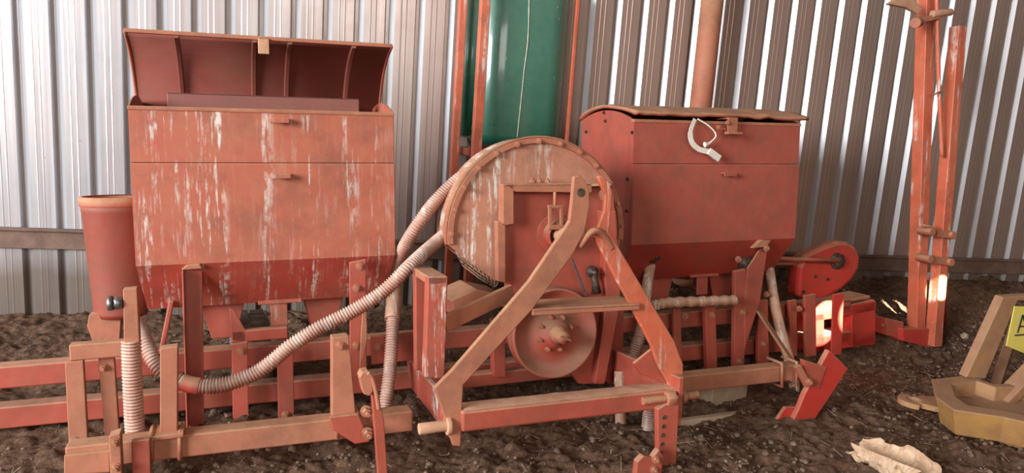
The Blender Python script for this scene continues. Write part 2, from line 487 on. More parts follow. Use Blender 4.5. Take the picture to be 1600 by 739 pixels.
# open lid: a curved sheet hinged at the back, its hollow side to the front
def open_lid():
    hinge = Vector((0, .475, .02)); tip = Vector((0, .16, .297)); n = 12
    chord = tip - hinge; nrm = Vector((0, chord.z, -chord.y)).normalized()      # bulges up and away from the hopper
    if nrm.y < 0: nrm = -nrm
    arc = []
    for i in range(n + 1):
        t = i / n; arc.append(hinge + chord * t + nrm * (.055 * 4 * t * (1 - t) ** 1.0))
    mb = MB(); xa, xb = -.018, 1.03
    vs = []
    for p in arc: vs += [(xa, p.y, p.z), (xb, p.y, p.z)]
    mb.add(vs, [(2 * i, 2 * i + 1, 2 * i + 3, 2 * i + 2) for i in range(n)], True)
    lid = T.part('lid', mb, M_lid_in, bevel=0, solid=.006, label='raised lid seen from its hollow inner side')
    e = MB(); e.box((xa - .002, tip.y - .012, tip.z - .004), (xb + .002, tip.y + .006, tip.z + .012))
    T.part('lid_edge', e, M_dusty, lid, bevel=.002)
    for xx in (xa, xb):
        e = MB(); e.tube(arc, .007, 8); e.v = [v + Vector((xx, 0, 0)) for v in e.v]
        T.part('lid_hem', e, M_dusty, lid, bevel=0)
    for xx in (.165, .46, .60, .865):
        e = MB(); ins_ = [hinge + chord * (i / n) + nrm * (.055 * 4 * (i / n) * (1 - i / n) - .020) for i in range(n + 1)]
        vs_ = []
        for p, q in zip(arc, ins_): vs_ += [(xx - .012, p.y, p.z), (xx + .012, p.y, p.z), (xx + .007, q.y, q.z), (xx - .007, q.y, q.z)]
        e.add(vs_, [(4 * i + k, 4 * i + (k + 1) % 4, 4 * i + 4 + (k + 1) % 4, 4 * i + 4 + k) for i in range(n) for k in range(4)] + [(0, 1, 2, 3), (4 * n + 3, 4 * n + 2, 4 * n + 1, 4 * n)])
        T.part('lid_rib', e, M_lid_in, lid, bevel=0)
    q = P(412, 73, tip.y - .015)
    e = MB(); e.box((q.x - .022, q.y - .006, q.z - .03), (q.x + .022, q.y + .002, q.z + .035)); e.box((q.x - .022, q.y - .006, q.z + .028), (q.x + .022, tip.y + .005, q.z + .035))
    T.part('latch', e, M_tan, lid)
open_lid()


def closed_lid():
    x0, x1 = HX[1] - .015, HX[1] + 1.03; n = 16; m = 40; vs = []
    for i in range(n + 1):
        t = i / n
        y = .57 - .60 * t; z = .018 + .062 * math.sin(PI * min(1, t * .98)) ** .8 * (1 - .25 * t)
        for j in range(m + 1):
            u = j / m
            dz = .010 * noise.noise(Vector((u * 7, t * 2.5, 4))) + .007 * noise.noise(Vector((u * 18, t * 4, 8))) * t
            vs.append((x0 + (x1 - x0) * u, y + (.008 * noise.noise(Vector((u * 9, 0, 0))) if i == n else 0), z + dz + .006))
    w = m + 1
    mb = MB(); mb.add(vs, [(i * w + j, i * w + j + 1, (i + 1) * w + j + 1, (i + 1) * w + j) for i in range(n) for j in range(m)], True)
    lid = T.part('lid', mb, M_dusty, bevel=0, solid=.016, label='closed dust covered lid with a wavy front edge')
    x = HX[1] + .535
    e = MB(); e.box((x - .03, -.05, -.055), (x + .03, -.042, .02)); e.box((x - .045, -.075, -.062), (x + .045, -.042, -.05)); e.box((x - .03, -.05, .014), (x + .03, .05, .022))
    T.part('latch', e, M_dusty, lid)
    for px, py in ((1136, 192), (1122, 199)):
        bolt(P(px, py, -.055), (0, -1, 0), .009, .010, lid)
closed_lid()
for px, py in ((916, 206), (944, 176), (946, 189), (988, 207), (980, 280), (979, 330)):
    bolt(PL.PX(px, py, HX[1] - .004), (-1, 0, 0), .007, .006, hop_b, M_dark, 'rivet')

# ---- long beams of the frame
def beam(name, a_px, b_px, y, h, d, m=M_dusty, xext=(0, 0), parent=None, **k):
    a = P(*a_px, y); b = P(*b_px, y)
    dx = (b - a).normalized(); a = a - dx * xext[0]; b = b + dx * xext[1]
    mb = MB(); mb.bar(a + Vector((0, d / 2, 0)), b + Vector((0, d / 2, 0)), d, h); return T.part(name, mb, m, parent, bevel=.005, **k)

beam('frame_beam', (0, 591), (1330, 478), .10, .085, .085, M_red, (.5, 0))
beam('frame_beam', (0, 654), (1330, 528), .10, .085, .085, M_red, (.5, 0))
beam('tool_bar', (102, 718), (645, 658), -.45, .080, .080, M_dusty)
beam('tool_bar', (1030, 605), (1252, 581), -.45, .075, .075, M_dusty)

# uprights between the beams (outline, depth plane, thickness)
for pts, y, t, m in [
    ([(101, 566), (130, 563), (138, 703), (108, 707)], -.12, .03, M_dusty),
    ([(153, 556), (178, 553), (187, 686), (164, 690)], -.08, .03, M_dusty),
    ([(284, 424), (316, 418), (319, 668), (291, 672)], .015, .012, M_red),
    ([(362, 538), (387, 534), (389, 668), (364, 672)], .03, .02, M_red),
    ([(433, 548), (458, 543), (460, 660), (435, 664)], .03, .02, M_red),
    ([(546, 410), (572, 405), (573, 585), (547, 590)], -.03, .012, M_red),
    ([(1052, 478), (1064, 477), (1066, 582), (1054, 584)], .03, .02, M_red),
    ([(1102, 478), (1118, 476), (1121, 578), (1105, 580)], .02, .03, M_red),
    ([(1149, 424), (1166, 420), (1163, 575), (1147, 578)], .015, .03, M_red),
    ([(1184, 470), (1200, 468), (1202, 575), (1186, 578)], .05, .03, M_red),
    ([(1258, 462), (1275, 459), (1276, 556), (1259, 558)], .0, .02, M_red),
    ([(1233, 470), (1245, 468), (1246, 556), (1235, 558)], .05, .02, M_red),
    ([(1302, 460), (1319, 457), (1315, 553), (1299, 556)], -.06, .01, M_bright),
]:
    plate('upright', pts, y, t, m)
# folded flange plates beside the hopper brackets
plate('bracket_flange', [(284, 424), (287, 424), (294, 672), (291, 672)], -.035, .05)
plate('bracket_flange', [(568, 470), (573, 472), (574, 530), (568, 560), (562, 575), (564, 520)], -.06, .012, M_dusty)
plate('gusset', [(1168, 420), (1186, 392), (1200, 384), (1188, 470), (1163, 548), (1164, 470)], .012, .012)
plate('gusset', [(1176, 388), (1190, 375), (1205, 376), (1198, 386)], -.03, .03, M_dusty)
plate('gusset', [(283, 422), (292, 414), (312, 412), (316, 420)], -.02, .03, M_dusty)
plate('meter_frame', [(358, 480), (366, 484), (384, 517), (384, 535), (362, 532)], .05, .015)
beam('meter_frame', (362, 527), (450, 520), .05, .05, .04, M_red)
beam('cross_strap', (580, 548), (650, 540), .0, .13, .012, M_red)
for px, py, y in [(377, 548, .03), (562, 416, -.03), (557, 450, -.03), (531, 540, -.455), (556, 540, -.03), (589, 542, .0), (116, 690, -.12), (161, 574, -.08),
                  (446, 648, .03), (1112, 492, .02), (1070, 494, .03), (1160, 488, .015), (1155, 565, .015), (1192, 538, .05), (1197, 460, .05), (1248, 482, .0), (1197, 388, -.03), (1153, 405, .0)]:
    bolt(P(px, py, y), r=.013)

# ---- seed meters and a wheel under the hoppers
for x, m in ((.30, M_red), (.72, M_red), (2.46, M_red), (2.86, M_red)):
    mb = MB(); a = [Vector((x - .09, .2, ZB + .01)), Vector((x + .09, .2, ZB + .01)), Vector((x + .05, .2, ZB - .16)), Vector((x - .05, .2, ZB - .16))]
    mb.prism(a, (0, .16, 0)); T.part('seed_meter', mb, m)
w = P(392, 580, .52)
mb = MB(); mb.lathe((w.x - .09, .52, w.z), (1, 0, 0), [(.0, .03), (.12, .03), (.14, .0), (.24, .0), (.275, .02), (.28, .05), (.28, .13), (.275, .16), (.24, .18), (.14, .18), (.12, .15), (0, .15)], 48)
for k in range(36):
    a = 2 * PI * k / 36
    for s_ in (0, 1):
        c = Vector((w.x - .09 + .055 + .07 * s_, .52 + math.sin(a + s_ * .087) * .283, w.z + math.cos(a + s_ * .087) * .283))
        mb.bar(c - Vector((.03, 0, 0)), c + Vector((.03, 0, 0)), .02, .02, Vector((0, math.sin(a), math.cos(a))))
T.part('press_wheel', mb, M_tire, bevel=0, label='rubber wheel with a knobbly tread')

# ---- arms clamped to the tool bar, U-bolts and levers
def ubolt(px0, px1, pyt, pyb, y):
    a, b, c, d = P(px0, pyt, y), P(px0, pyb, y), P(px1, pyb, y), P(px1, pyt, y)
    mb = MB(); mb.tube([a + Vector((0, .10, 0)), a, b, b + Vector((0, .10, 0))], .008, 8); return T.part('u_bolt', mb, M_dusty, bevel=0)
for a in ((527, 524, 652, 684, -.462), (560, 559, 648, 682, -.462), (236, 236, 682, 722, -.462), (281, 281, 678, 716, -.462), (1222, 1221, 568, 604, -.462), (1245, 1244, 566, 602, -.462)):
    ubolt(*a)
plate('clamp_plate', [(230, 684), (287, 676), (287, 683), (230, 691)], -.47, .12, M_dusty)
plate('shank_arm', [(250, 545), (278, 541), (277, 676), (250, 681)], -.44, .05, M_dusty)
plate('shank_arm', [(519, 528), (545, 525), (556, 650), (519, 655)], -.455, .06, M_dusty)
plate('clamp_plate', [(515, 652), (560, 647), (578, 690), (555, 694), (520, 672)], -.48, .02)
plate('shank', [(205, 690), (234, 686), (236, 760), (207, 760)], -.50, .03)
plate('shank_clamp', [(170, 682), (188, 676), (191, 760), (173, 760)], -.53, .05, M_dusty)
plate('end_foot', [(100, 712), (172, 704), (172, 738), (100, 742)], -.47, .10, M_dusty)
for p in ((180, 691), (181, 730)): bolt(P(*p, -.53))
lev = plate('depth_lever', [(580, 612), (588, 612), (600, 655), (607, 760), (592, 760), (584, 655)], -.57, .025)
plate('lever_head', [(562, 590), (566, 582), (576, 580), (581, 588), (583, 612), (577, 619), (568, 616)], -.59, .06, M_dusty, lev)
mb = MB(); mb.tube(smooth_path([P(575, 583, -.6), P(582, 592, -.6), P(588, 615, -.6), P(592, 640, -.6)]), .008, 8); T.part('lever_link', mb, M_dusty, lev, bevel=0)
for p in ((572, 642), (574, 676)): bolt(P(*p, -.5), r=.016, h=.03)

# ---- the fan
fc = Vector((1.592, -.2, -.512)); FR = .412
def fan():
    arc = []
    a0, a1 = math.radians(-5), math.radians(184)
    for i in range(61):
        a = a1 + (a0 - a1) * i / 60; arc.append(Vector((fc.x + FR * math.cos(a), 0, fc.z + FR * math.sin(a) * 1.01)))
    low = [P(775, 440, -.2), P(960, 450, -.2)]
    for v in low: v.y = 0
    ring = arc + [low[1], low[0]]
    mb = MB(); n = len(ring)
    mb.prism([p + Vector((0, -.19, 0)) for p in ring], (0, .17, 0))
    house = T.part('fan_housing', mb, M_fan, bevel=.006, label='round fan cover caked with dust and white streaks')
    # flange round the rim
    mb = MB(); inner = [Vector((fc.x + (p.x - fc.x) * .945, 0, fc.z + (p.z - fc.z) * .945)) for p in arc]
    m = len(arc)
    for i in range(m - 1):
        q = [arc[i], arc[i + 1], inner[i + 1], inner[i]]
        mb.prism([v + Vector((0, -.205, 0)) for v in q], (0, .02, 0))
    T.part('fan_flange', mb, M_dusty, house, bevel=0)
    mb = MB()
    for i in range(m - 1):
        o1 = Vector((fc.x + (arc[i].x - fc.x) * 1.0, -.15, fc.z + (arc[i].z - fc.z) * 1.0)); o2 = Vector((fc.x + (arc[i + 1].x - fc.x) * 1.0, -.15, fc.z + (arc[i + 1].z - fc.z) * 1.0))
        mb.bar(o1, o2, .09, .006, o1 - fc)
    T.part('fan_rim', mb, M_dusty, house, bevel=0)
    for k in range(13):
        a = math.radians(178 - k * 14.5)
        bolt(Vector((fc.x + FR * .965 * math.cos(a), -.205, fc.z + FR * .972 * math.sin(a))), r=.010, h=.011, parent=house, m=M_dusty)
    # torn wire screen under the cover
    mb = MB(); A, B_ = P(712, 392, -.17), P(778, 440, -.17); A2, B2 = P(722, 414, -.15), P(772, 449, -.15)
    for i in range(11):
        t = i / 10; p = A.lerp(B_, t); q = A2.lerp(B2, min(1, t + .12)); q2 = A2.lerp(B2, max(0, t - .12))
        mb.tube([p, (p + q) / 2 + Vector((0, -.012, 0)), q], .0022, 5); mb.tube([p, (p + q2) / 2 + Vector((0, .008, 0)), q2], .0022, 5)
    for t in (.0, .35, .7, 1.0):
        mb.tube([A.lerp(A2, t), (A.lerp(A2, t) + B_.lerp(B2, t)) / 2 + Vector((0, -.008, -.006)), B_.lerp(B2, t)], .0028, 6)
    T.part('wire_screen', mb, M_wire, bevel=0, label='torn wire mesh under the fan cover')
fan()


# ---- gear case plate in front of the fan, bearing, turnbuckle, belt pulley
def gear():
    yb, yf = -.235, -.295
    g = plate('drive_case', [(790, 290), (958, 283), (968, 470), (945, 600), (905, 600), (800, 470), (790, 460)], yb, .02, M_red)
    plate('case_flange', [(786, 288), (803, 287), (803, 350), (790, 352), (786, 350)], yf, .06, M_dusty, g)
    plate('case_flange', [(777, 346), (790, 346), (790, 442), (778, 440)], yf + .02, .04, M_dusty, g)
    plate('case_flange', [(788, 288), (925, 285), (925, 301), (806, 300)], yf, .008, M_dusty, g)
    mb = MB(); a, b = P(788, 288, yf), P(955, 284, yf); mb.box((a.x, yf, a.z - .012), (b.x, yb, a.z)); T.part('case_shelf', mb, M_tan, g)
    plate('case_flange', [(940, 330), (962, 330), (970, 470), (945, 600), (930, 600), (948, 470)], yf + .01, .05, M_red, g)
    c = P(867, 366, yb)
    mb = MB(); mb.lathe(c, (0, -1, 0), [(.085, .0), (.085, .008), (.060, .010), (.060, .05), (.048, .055), (.044, .02), (.0, .02)], 36, smooth=False); br = T.part('bearing_ring', mb, M_red, g, bevel=0)
    mb = MB(); mb.cyl(c, c + Vector((.0, -.17, 0)), .026, 18); mb.cyl(c + Vector((0, -.10, 0)), c + Vector((0, -.15, 0)), .04, 18); T.part('drive_shaft', mb, M_tan, bevel=.002)
    y = -.30
    mb = MB(); mb.cyl(P(867, 300, y), P(867, 325, y), .007, 10)
    for px in (859, 877): mb.bar(P(px, 322, y), P(px, 356, y), .014, .014)
    mb.bar(P(856, 323, y), P(880, 323, y), .014, .014); mb.bar(P(856, 355, y), P(880, 355, y), .016, .02)
    T.part('turnbuckle', mb, M_dusty, bevel=.002)
    for p in ((832, 283), (842, 282), (855, 283)): bolt(P(p[0], p[1] + 2, yf + .04), (0, 0, 1), .012, .012)
    # belt pulley
    c = P(868, 521, -.30)
    mb = MB(); mb.lathe(c, (0, -1, 0), [(.0, .025), (.05, .025), (.065, .0), (.13, -.028), (.172, -.018), (.186, .006), (.194, .010), (.197, .0), (.197, -.02), (.185, -.035), (.197, -.05), (.197, -.075), (0, -.075)], 56)
    pu = T.part('belt_pulley', mb, M_pul, bevel=0)
    for k in range(8):
        a = 2 * PI * k / 8 + .3
        bolt(c + Vector((math.cos(a) * .075, .006, math.sin(a) * .075)), r=.009, h=.013, parent=pu)
    mb = MB(); mb.lathe(c, (0, -1, 0), [(.040, .02), (.038, .05), (.028, .055), (.026, .095), (0, .097)], 24); mb.bar(c + Vector((-.022, -.099, .012)), c + Vector((.022, -.099, -.008)), .008, .006, (0, -1, 0)); T.part('pulley_hub', mb, M_dusty, pu, bevel=0)
    mb = MB(); mb.bar(P(893, 404, -.32), P(916, 462, -.32), .016, .006); T.part('drive_belt', mb, M_steel, bevel=.001)
    mb = MB(); q = P(924, 424, -.26); mb.lathe(q, (0, -1, 0), [(.026, 0), (.026, .02), (.012, .024), (.010, .05), (0, .05)], 20); mb.tube([q, P(930, 440, -.28), P(932, 458, -.28)], lambda t: .020 + .006 * math.sin(t * 9), 10); T.part('grease_coupling', mb, M_dark, bevel=0)
    plate('lower_guard', [(705, 470), (745, 452), (790, 462), (790, 478), (715, 500)], -.20, .25, M_dusty)
    plate('case_post', [(955, 470), (976, 470), (972, 600), (952, 600)], -.22, .05, M_red)
    plate('case_post', [(770, 500), (790, 498), (790, 590), (772, 590)], -.10, .05, M_red)
    beam('case_rail', (700, 600), (960, 572), -.08, .06, .06, M_red)
gear()


# ---- three point hitch frame
def hitch():
    yh = -.72
    legL = [(897, 276), (905, 274), (914, 281), (921, 296), (922, 320), (914, 362), (895, 398), (832, 484), (735, 590), (724, 602), (722, 640), (720, 698), (708, 697), (694, 650), (679, 606), (707, 578), (826, 440), (884, 355), (890, 345), (893, 320)]
    a = plate('hitch_leg', legL, yh, .022, M_dusty, bevel=.004)
    for sgn, pts in ((0, [(916, 366), (830, 484), (734, 590)]),):
        mb = MB(); q = [P(*p, yh) + Vector((-.004, .04, .004)) for p in pts]
        for i in range(2): mb.bar(q[i], q[i + 1], .012, .075, (0, 1, 0))
        T.part('leg_flange', mb, M_red, a, bevel=.003)
    legR = [(934, 276), (941, 275), (951, 284), (957, 299), (955, 332), (951, 362), (962, 378), (1052, 531), (1068, 570), (1064, 668), (1050, 655), (1046, 600), (1030, 574), (1018, 540), (977, 461), (929, 372), (936, 352), (944, 330), (946, 305)]
    b = plate('hitch_leg', legR, yh + .02, .022, M_orange, bevel=.004)
    mb = MB(); q = [P(*p, yh + .02) + Vector((-.004, .043, -.002)) for p in ((953, 366), (1053, 533), (1067, 570), (1064, 600))]
    for i in range(3): mb.bar(q[i], q[i + 1], .014, .085, (0, 1, 0))
    T.part('leg_flange', mb, M_dusty, b, bevel=.003)
    mb = MB(); mb.tube(smooth_path([P(905, 385, yh + .02), P(920, 366, yh + .01), P(931, 361, yh + .01), P(942, 368, yh + .02), P(955, 388, yh + .03)]), .014, 10); T.part('apex_fillet', mb, M_dusty, bevel=0)
    # eyes of the top link lugs
    for (px, py), pr in (((908, 301), a),):
        c = P(px, py, yh - .001)
        mb = MB(); mb.lathe(c, (0, -1, 0), [(0, .001), (.012, .001), (.016, .0005)], 24); T.part('lug_eye', mb, M_dark, pr, bevel=0)
    c = P(944, 305, -.69); mb = MB(); mb.cyl(c, c + Vector((.07, .12, 0)), .022, 16); T.part('top_link_bush', mb, M_dusty, bevel=.002)
    # cross bars
    p0, p1 = P(832, 488, yh), P(1000, 479, yh)
    mb = MB(); mb.bar(p0 + Vector((0, .085, .006)), p1 + Vector((0, .085, .006)), .17, .012); mb.bar(p0 + Vector((0, .006, -.002)), p1 + Vector((0, .006, -.002)), .012, .022)
    T.part('brace_bar', mb, M_dusty, bevel=.003)
    p0, p1 = P(722, 660, yh - .02), P(1060, 622, yh - .02)
    mb = MB(); mb.bar(p0 + Vector((0, .05, 0)), p1 + Vector((0, .05, 0)), .10, .075); cb = T.part('lower_cross_bar', mb, M_red, bevel=.008)
    p0, p1 = p0 + Vector((.01, .0, .0385)), p1 + Vector((-.01, .0, .0385))
    mb = MB(); n = 40; vs = []
    for i in range(n + 1):
        p = p0.lerp(p1, i / n)
        for j in range(6):
            u = j / 5; vs.append(p + Vector((0, .004 + .09 * u, .0 + .004 * math.sin(PI * u) + .003 * noise.noise(Vector((p.x * 20, u * 3, 1))))))
    mb.add(vs, [(i * 6 + j, (i + 1) * 6 + j, (i + 1) * 6 + j + 1, i * 6 + j + 1) for i in range(n) for j in range(5)], True)
    T.part('dust_crust', mb, M_tan, cb, bevel=0, label='crust of pale dust on the bar')
    # rails running back to the tool bars
    x = P(712, 660, yh).x
    f0, f1 = PL.PX(712, 640, x), PL.PX(711, 697, x); b0, b1 = PL.PX(634, 558, x), PL.PX(642, 606, x)
    mb = MB(); mb.prism([f0, f1, b1, b0], (.022, 0, 0)); T.part('side_rail', mb, M_post, bevel=.004, label='rail splashed with white')
    x = P(1052, 620, yh).x
    f0, f1 = PL.PX(1062, 590, x), PL.PX(1058, 655, x); b0, b1 = PL.PX(935, 538, x), PL.PX(940, 590, x)
    mb = MB(); mb.prism([f0, f1, b1, b0], (.022, 0, 0)); T.part('side_rail', mb, M_red, bevel=.004)
    plate('gusset', [(990, 568), (1032, 534), (1064, 590), (1050, 604), (1002, 585)], yh + .045, .014)
    # lower link pins
    a = P(704, 664, yh + .01); mb = MB(); mb.cyl(a, a + Vector((-.115, 0, .0)), .020, 18); mb.cyl(a, a + Vector((-.018, 0, 0)), .034, 18); T.part('hitch_pin', mb, M_tan, bevel=.003)
    a = P(1062, 620, yh + .01); mb = MB(); mb.cyl(a, a + Vector((.085, 0, 0)), .018, 18); mb.cyl(a, a + Vector((.02, 0, 0)), .03, 18); T.part('hitch_pin', mb, M_dusty, bevel=.003)
    a = P(1004, 627, yh - .03); b_ = P(1050, 622, yh - .03); mb = MB(); mb.cyl(a, b_, .016, 14); mb.cyl(b_ - Vector((.03, 0, 0)), b_ + Vector((.01, 0, 0)), .03, 6); T.part('lock_bolt', mb, M_dusty, bevel=.002)
    # parking stand
    st = plate('parking_stand', [(1028, 640), (1062, 618), (1054, 775), (1030, 775)], yh - .045, .03, M_red)
    for k in range(7):
        c = P(1038 - k * 1.2, 652 + k * 14, yh - .046); mb = MB(); mb.lathe(c, (0, -1, 0), [(0, .0005), (.006, .0005), (.008, .002), (.009, 0)], 12); T.part('peg_hole', mb, M_dark, st, bevel=0)
    plate('stand_clevis', [(990, 775), (996, 722), (1006, 712), (1020, 716), (1030, 702), (1036, 712), (1032, 775)], yh - .09, .03, M_red)
    for p in ((1024, 718), (1021, 734)): bolt(P(*p, yh - .09), r=.012)
    # bent channel post beside the left rail
    ya, yb_ = -.60, -.36
    A, B2 = P(669, 434, ya), P(699, 596, ya); A2 = P(699, 434, ya)
    up = MB(); up.prism([P(669, 432, ya), P(700, 432, ya), P(694, 592, ya), P(664, 590, ya)], (0, .05, 0)); po = T.part('upright_post', up, M_post, bevel=.004, label='post streaked with white paint')
    t = MB(); zt = P(684, 432, ya).z; t.box((A.x, ya, zt - .03), (A2.x, yb_, zt)); T.part('post_cap', t, M_dusty, po, bevel=.004)
    t = MB(); t.box((A.x, yb_ - .045, P(640, 575, yb_).z), (A2.x, yb_, zt)); T.part('rear_post', t, M_red, po, bevel=.004)
    mb = MB(); mb.bar(P(694, 506, -.56), P(800, 456, -.45), .02, .065); T.part('diagonal_strut', mb, M_dusty, bevel=.004)
hitch()


# ---- hoses
def hose(pts, r=.0265, rib=.005, m=M_hose, k=12, name='hose', **kw):
    mb = MB(); mb.tube(smooth_path([P(*p) for p in pts], k), r, 16, rib=rib, pitch=.0115)
    return T.part(name, mb, m, bevel=0, **kw)
hose([(790, 244, -.03), (752, 258, -.04), (714, 282, -.05), (680, 315, -.06), (655, 348, -.08), (636, 378, -.03), (622, 405, .05), (606, 440, .14)], label='short ribbed hose curving from the fan rim behind the streaked hopper')
h2 = [(748, 334, -.02), (712, 354, -.06), (675, 384, -.16), (640, 416, -.28), (600, 455, -.30), (550, 487, -.30), (500, 512, -.30), (455, 540, -.30), (425, 565, -.30), (395, 585, -.30), (350, 601, -.30), (310, 603, -.29), (272, 591, -.27), (245, 570, -.25), (231, 546, -.22), (222, 525, -.18), (212, 505, -.10)]
hh = hose(h2, label='long ribbed hose sagging across the front of the streaked hopper')
mb = MB(); mb.tube(smooth_path([P(284, 597, -.28), P(298, 601, -.285), P(312, 603, -.29)]), .031, 16); T.part('hose_collar', mb, M_red, hh, bevel=.003)
hose([(205, 532, -.34), (206, 575, -.34), (208, 620, -.34), (210, 660, -.34), (212, 694, -.34)], .030, .005, label='upright ribbed hose below the rusty bracket')
hb = plate('hose_bracket', [(192, 452), (214, 450), (218, 530), (216, 556), (194, 556)], -.36, .045, M_dusty)
a = P(192, 473, -.345); mb = MB(); mb.cyl(a, a + Vector((-.03, 0, 0)), .022, 14); mb.cyl(a + Vector((-.03, 0, 0)), a + Vector((-.045, 0, 0)), .028, 6); T.part('bracket_bolt', mb, M_steel, hb, bevel=0)
mb = MB(); mb.tube(smooth_path([P(614, 430, .15), P(615, 465, .06), P(613, 500, -.02)]), .034, 16); T.part('hose_boot', mb, M_hose2, bevel=0)
hose([(614, 492, -.01), (612, 540, -.06), (608, 590, -.12), (602, 630, -.16), (600, 660, -.18), (603, 700, -.2), (612, 760, -.22)], .027, .005, label='ribbed hose hanging beside the hitch frame down to the soil')
mb = MB(); mb.tube(smooth_path([P(1024, 385, .13), P(1016, 415, .10), P(1010, 455, .04), P(1004, 510, -.02)]), .027, 16); T.part('seed_tube', mb, M_hose2, bevel=0)
mb = MB(); q = P(1016, 400, .09); mb.tube([q + Vector((0, 0, .03)), q - Vector((0, 0, .03))], .036, 12); mb.cyl(q, q + Vector((.02, -.05, 0)), .014, 8); T.part('hose_clamp', mb, M_dark, bevel=0)
mb = MB(); q = P(1165, 410, .07); mb.tube([q + Vector((0, 0, .03)), q - Vector((0, 0, .03))], .036, 12); mb.cyl(q, q + Vector((.02, -.05, .01)), .014, 8); T.part('hose_clamp', mb, M_dark, bevel=0)
hose([(1006, 500, -.02), (998, 530, -.04), (986, 562, -.06), (975, 590, -.06)], .028, .006, label='short ribbed hose below the plain hopper')
mb = MB(); mb.tube(smooth_path([P(1202, 420, .14), P(1207, 455, .08), P(1216, 500, .02), P(1228, 545, -.05), P(1240, 590, -.12), (P(1240, 640, -.16))]), .027, 16); T.part('seed_tube', mb, M_hose2, bevel=0)
hose([(1018, 600, -.45), (1014, 650, -.45), (1008, 700, -.45), (1004, 720, -.46)], .026, .006, label='ribbed hose behind the parking stand')
mb = MB(); mb.tube(smooth_path([P(968, 580, -.30), P(969, 640, -.34), P(970, 680, -.36), P(972, 707, -.37)]), .024, 16); T.part('seed_tube', mb, M_hose2, bevel=0)
mb = MB(); pth = smooth_path([P(1020, 478, -.03), P(1045, 473, -.05), P(1100, 471, -.05), P(1148, 469, -.04)], 14)
mb.tube(pth, lambda t: .026 + .003 * math.sin(t * 60), 16); T.part('rusty_sleeve', mb, M_hose2, bevel=0)

# ---- canister at the left end
c = P(181, 308, .32)
mb = MB(); b_ = P(188, 492, .32); hgt = c.z - b_.z
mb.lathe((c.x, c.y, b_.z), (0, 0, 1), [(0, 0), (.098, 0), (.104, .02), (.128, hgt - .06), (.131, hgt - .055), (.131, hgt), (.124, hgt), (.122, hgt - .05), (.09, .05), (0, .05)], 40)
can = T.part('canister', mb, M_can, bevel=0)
mb = MB(); mb.lathe((c.x, c.y, b_.z), (0, 0, 1), [(.133, hgt - .035), (.136, hgt - .03), (.136, hgt + .004), (.124, hgt + .004)], 40); T.part('canister_rim', mb, M_dusty, can, bevel=0)
plate('canister_bracket', [(139, 492), (160, 488), (190, 486), (186, 545), (150, 548), (136, 510)], .25, .06, M_dusty)
beam('short_bar', (108, 552), (196, 545), -.12, .06, .05, M_dusty)
beam('thin_strut', (268, 470), (250, 560), .10, .02, .02, M_red)

# ---- far end: chain case, end frame, marker bracket, opener blade
plate_pts = [(1250, 418), (1258, 398), (1290, 384), (1312, 377), (1326, 378), (1338, 386), (1345, 402), (1343, 420), (1333, 436), (1316, 452), (1296, 464), (1279, 471), (1246, 464)]
cc = plate('chain_case', plate_pts, .22, .10, M_bright, bevel=.022)
c = P(1308, 408, .215); mb = MB(); mb.lathe(c, (0, -1, 0), [(.05, -.006), (.046, .012), (.03, .014), (.028, .03), (0, .03)], 24)
for k in range(9):
    a = 2 * PI * k / 9; mb.bar(c + Vector((math.cos(a) * .03, -.014, math.sin(a) * .03)), c + Vector((math.cos(a) * .045, -.014, math.sin(a) * .045)), .012, .012)
T.part('case_sprocket', mb, M_dark, cc, bevel=0)
for p in ((1274, 432), (1293, 436), (1255, 456)): bolt(P(*p, .22), r=.008, h=.008, parent=cc, m=M_dark)
mb = MB(); mb.cyl(P(1208, 404, .19), P(1310, 408, .19), .014, 12); T.part('drive_rod', mb, M_red, bevel=0)
mb = MB(); mb.cyl(P(1206, 412, .26), P(1260, 412, .26), .010, 10); T.part('drive_rod', mb, M_dusty, bevel=0)
ef = MB()
for q in ([(1272, 488), (1367, 468), (1369, 486), (1273, 503)], [(1273, 527), (1368, 513), (1368, 538), (1273, 551)], [(1272, 490), (1288, 487), (1288, 549), (1273, 551)], [(1331, 478), (1369, 470), (1368, 538), (1331, 543)]):
    ef.prism(outline(q, .10), (0, .14, 0))
T.part('end_frame', ef, M_bright, bevel=.006)
beam('end_shelf', (1272, 480), (1360, 464), .10, .02, .16, M_dusty)
mb = MB(); mb.bar(P(1186, 487, .02), P(1248, 580, -.40), .045, .012, (0, -1, 0)); T.part('drag_arm', mb, M_dusty, bevel=.003)
mb = MB(); mb.bar(P(1028, 500, .02), P(1068, 600, -.40), .03, .012, (0, -1, 0)); T.part('drag_arm', mb, M_red, bevel=.003)
ob = plate('opener_blade', [(1296, 547), (1326, 576), (1250, 691), (1226, 685), (1248, 640), (1258, 615)], -.50, .03, M_bright, bevel=.005, label='bright red slanting blade')
plate('blade_wing', [(1226, 685), (1208, 665), (1228, 636), (1250, 636)], -.47, .02, M_bright, ob)
plate('blade_bracket', [(1256, 562), (1292, 574), (1280, 608), (1262, 600)], -.505, .03, M_red, ob)
plate('clamp_plate', [(1243, 574), (1252, 570), (1268, 600), (1260, 606)], -.52, .02, M_dusty)
bolt(P(1263, 597, -.52), r=.014)

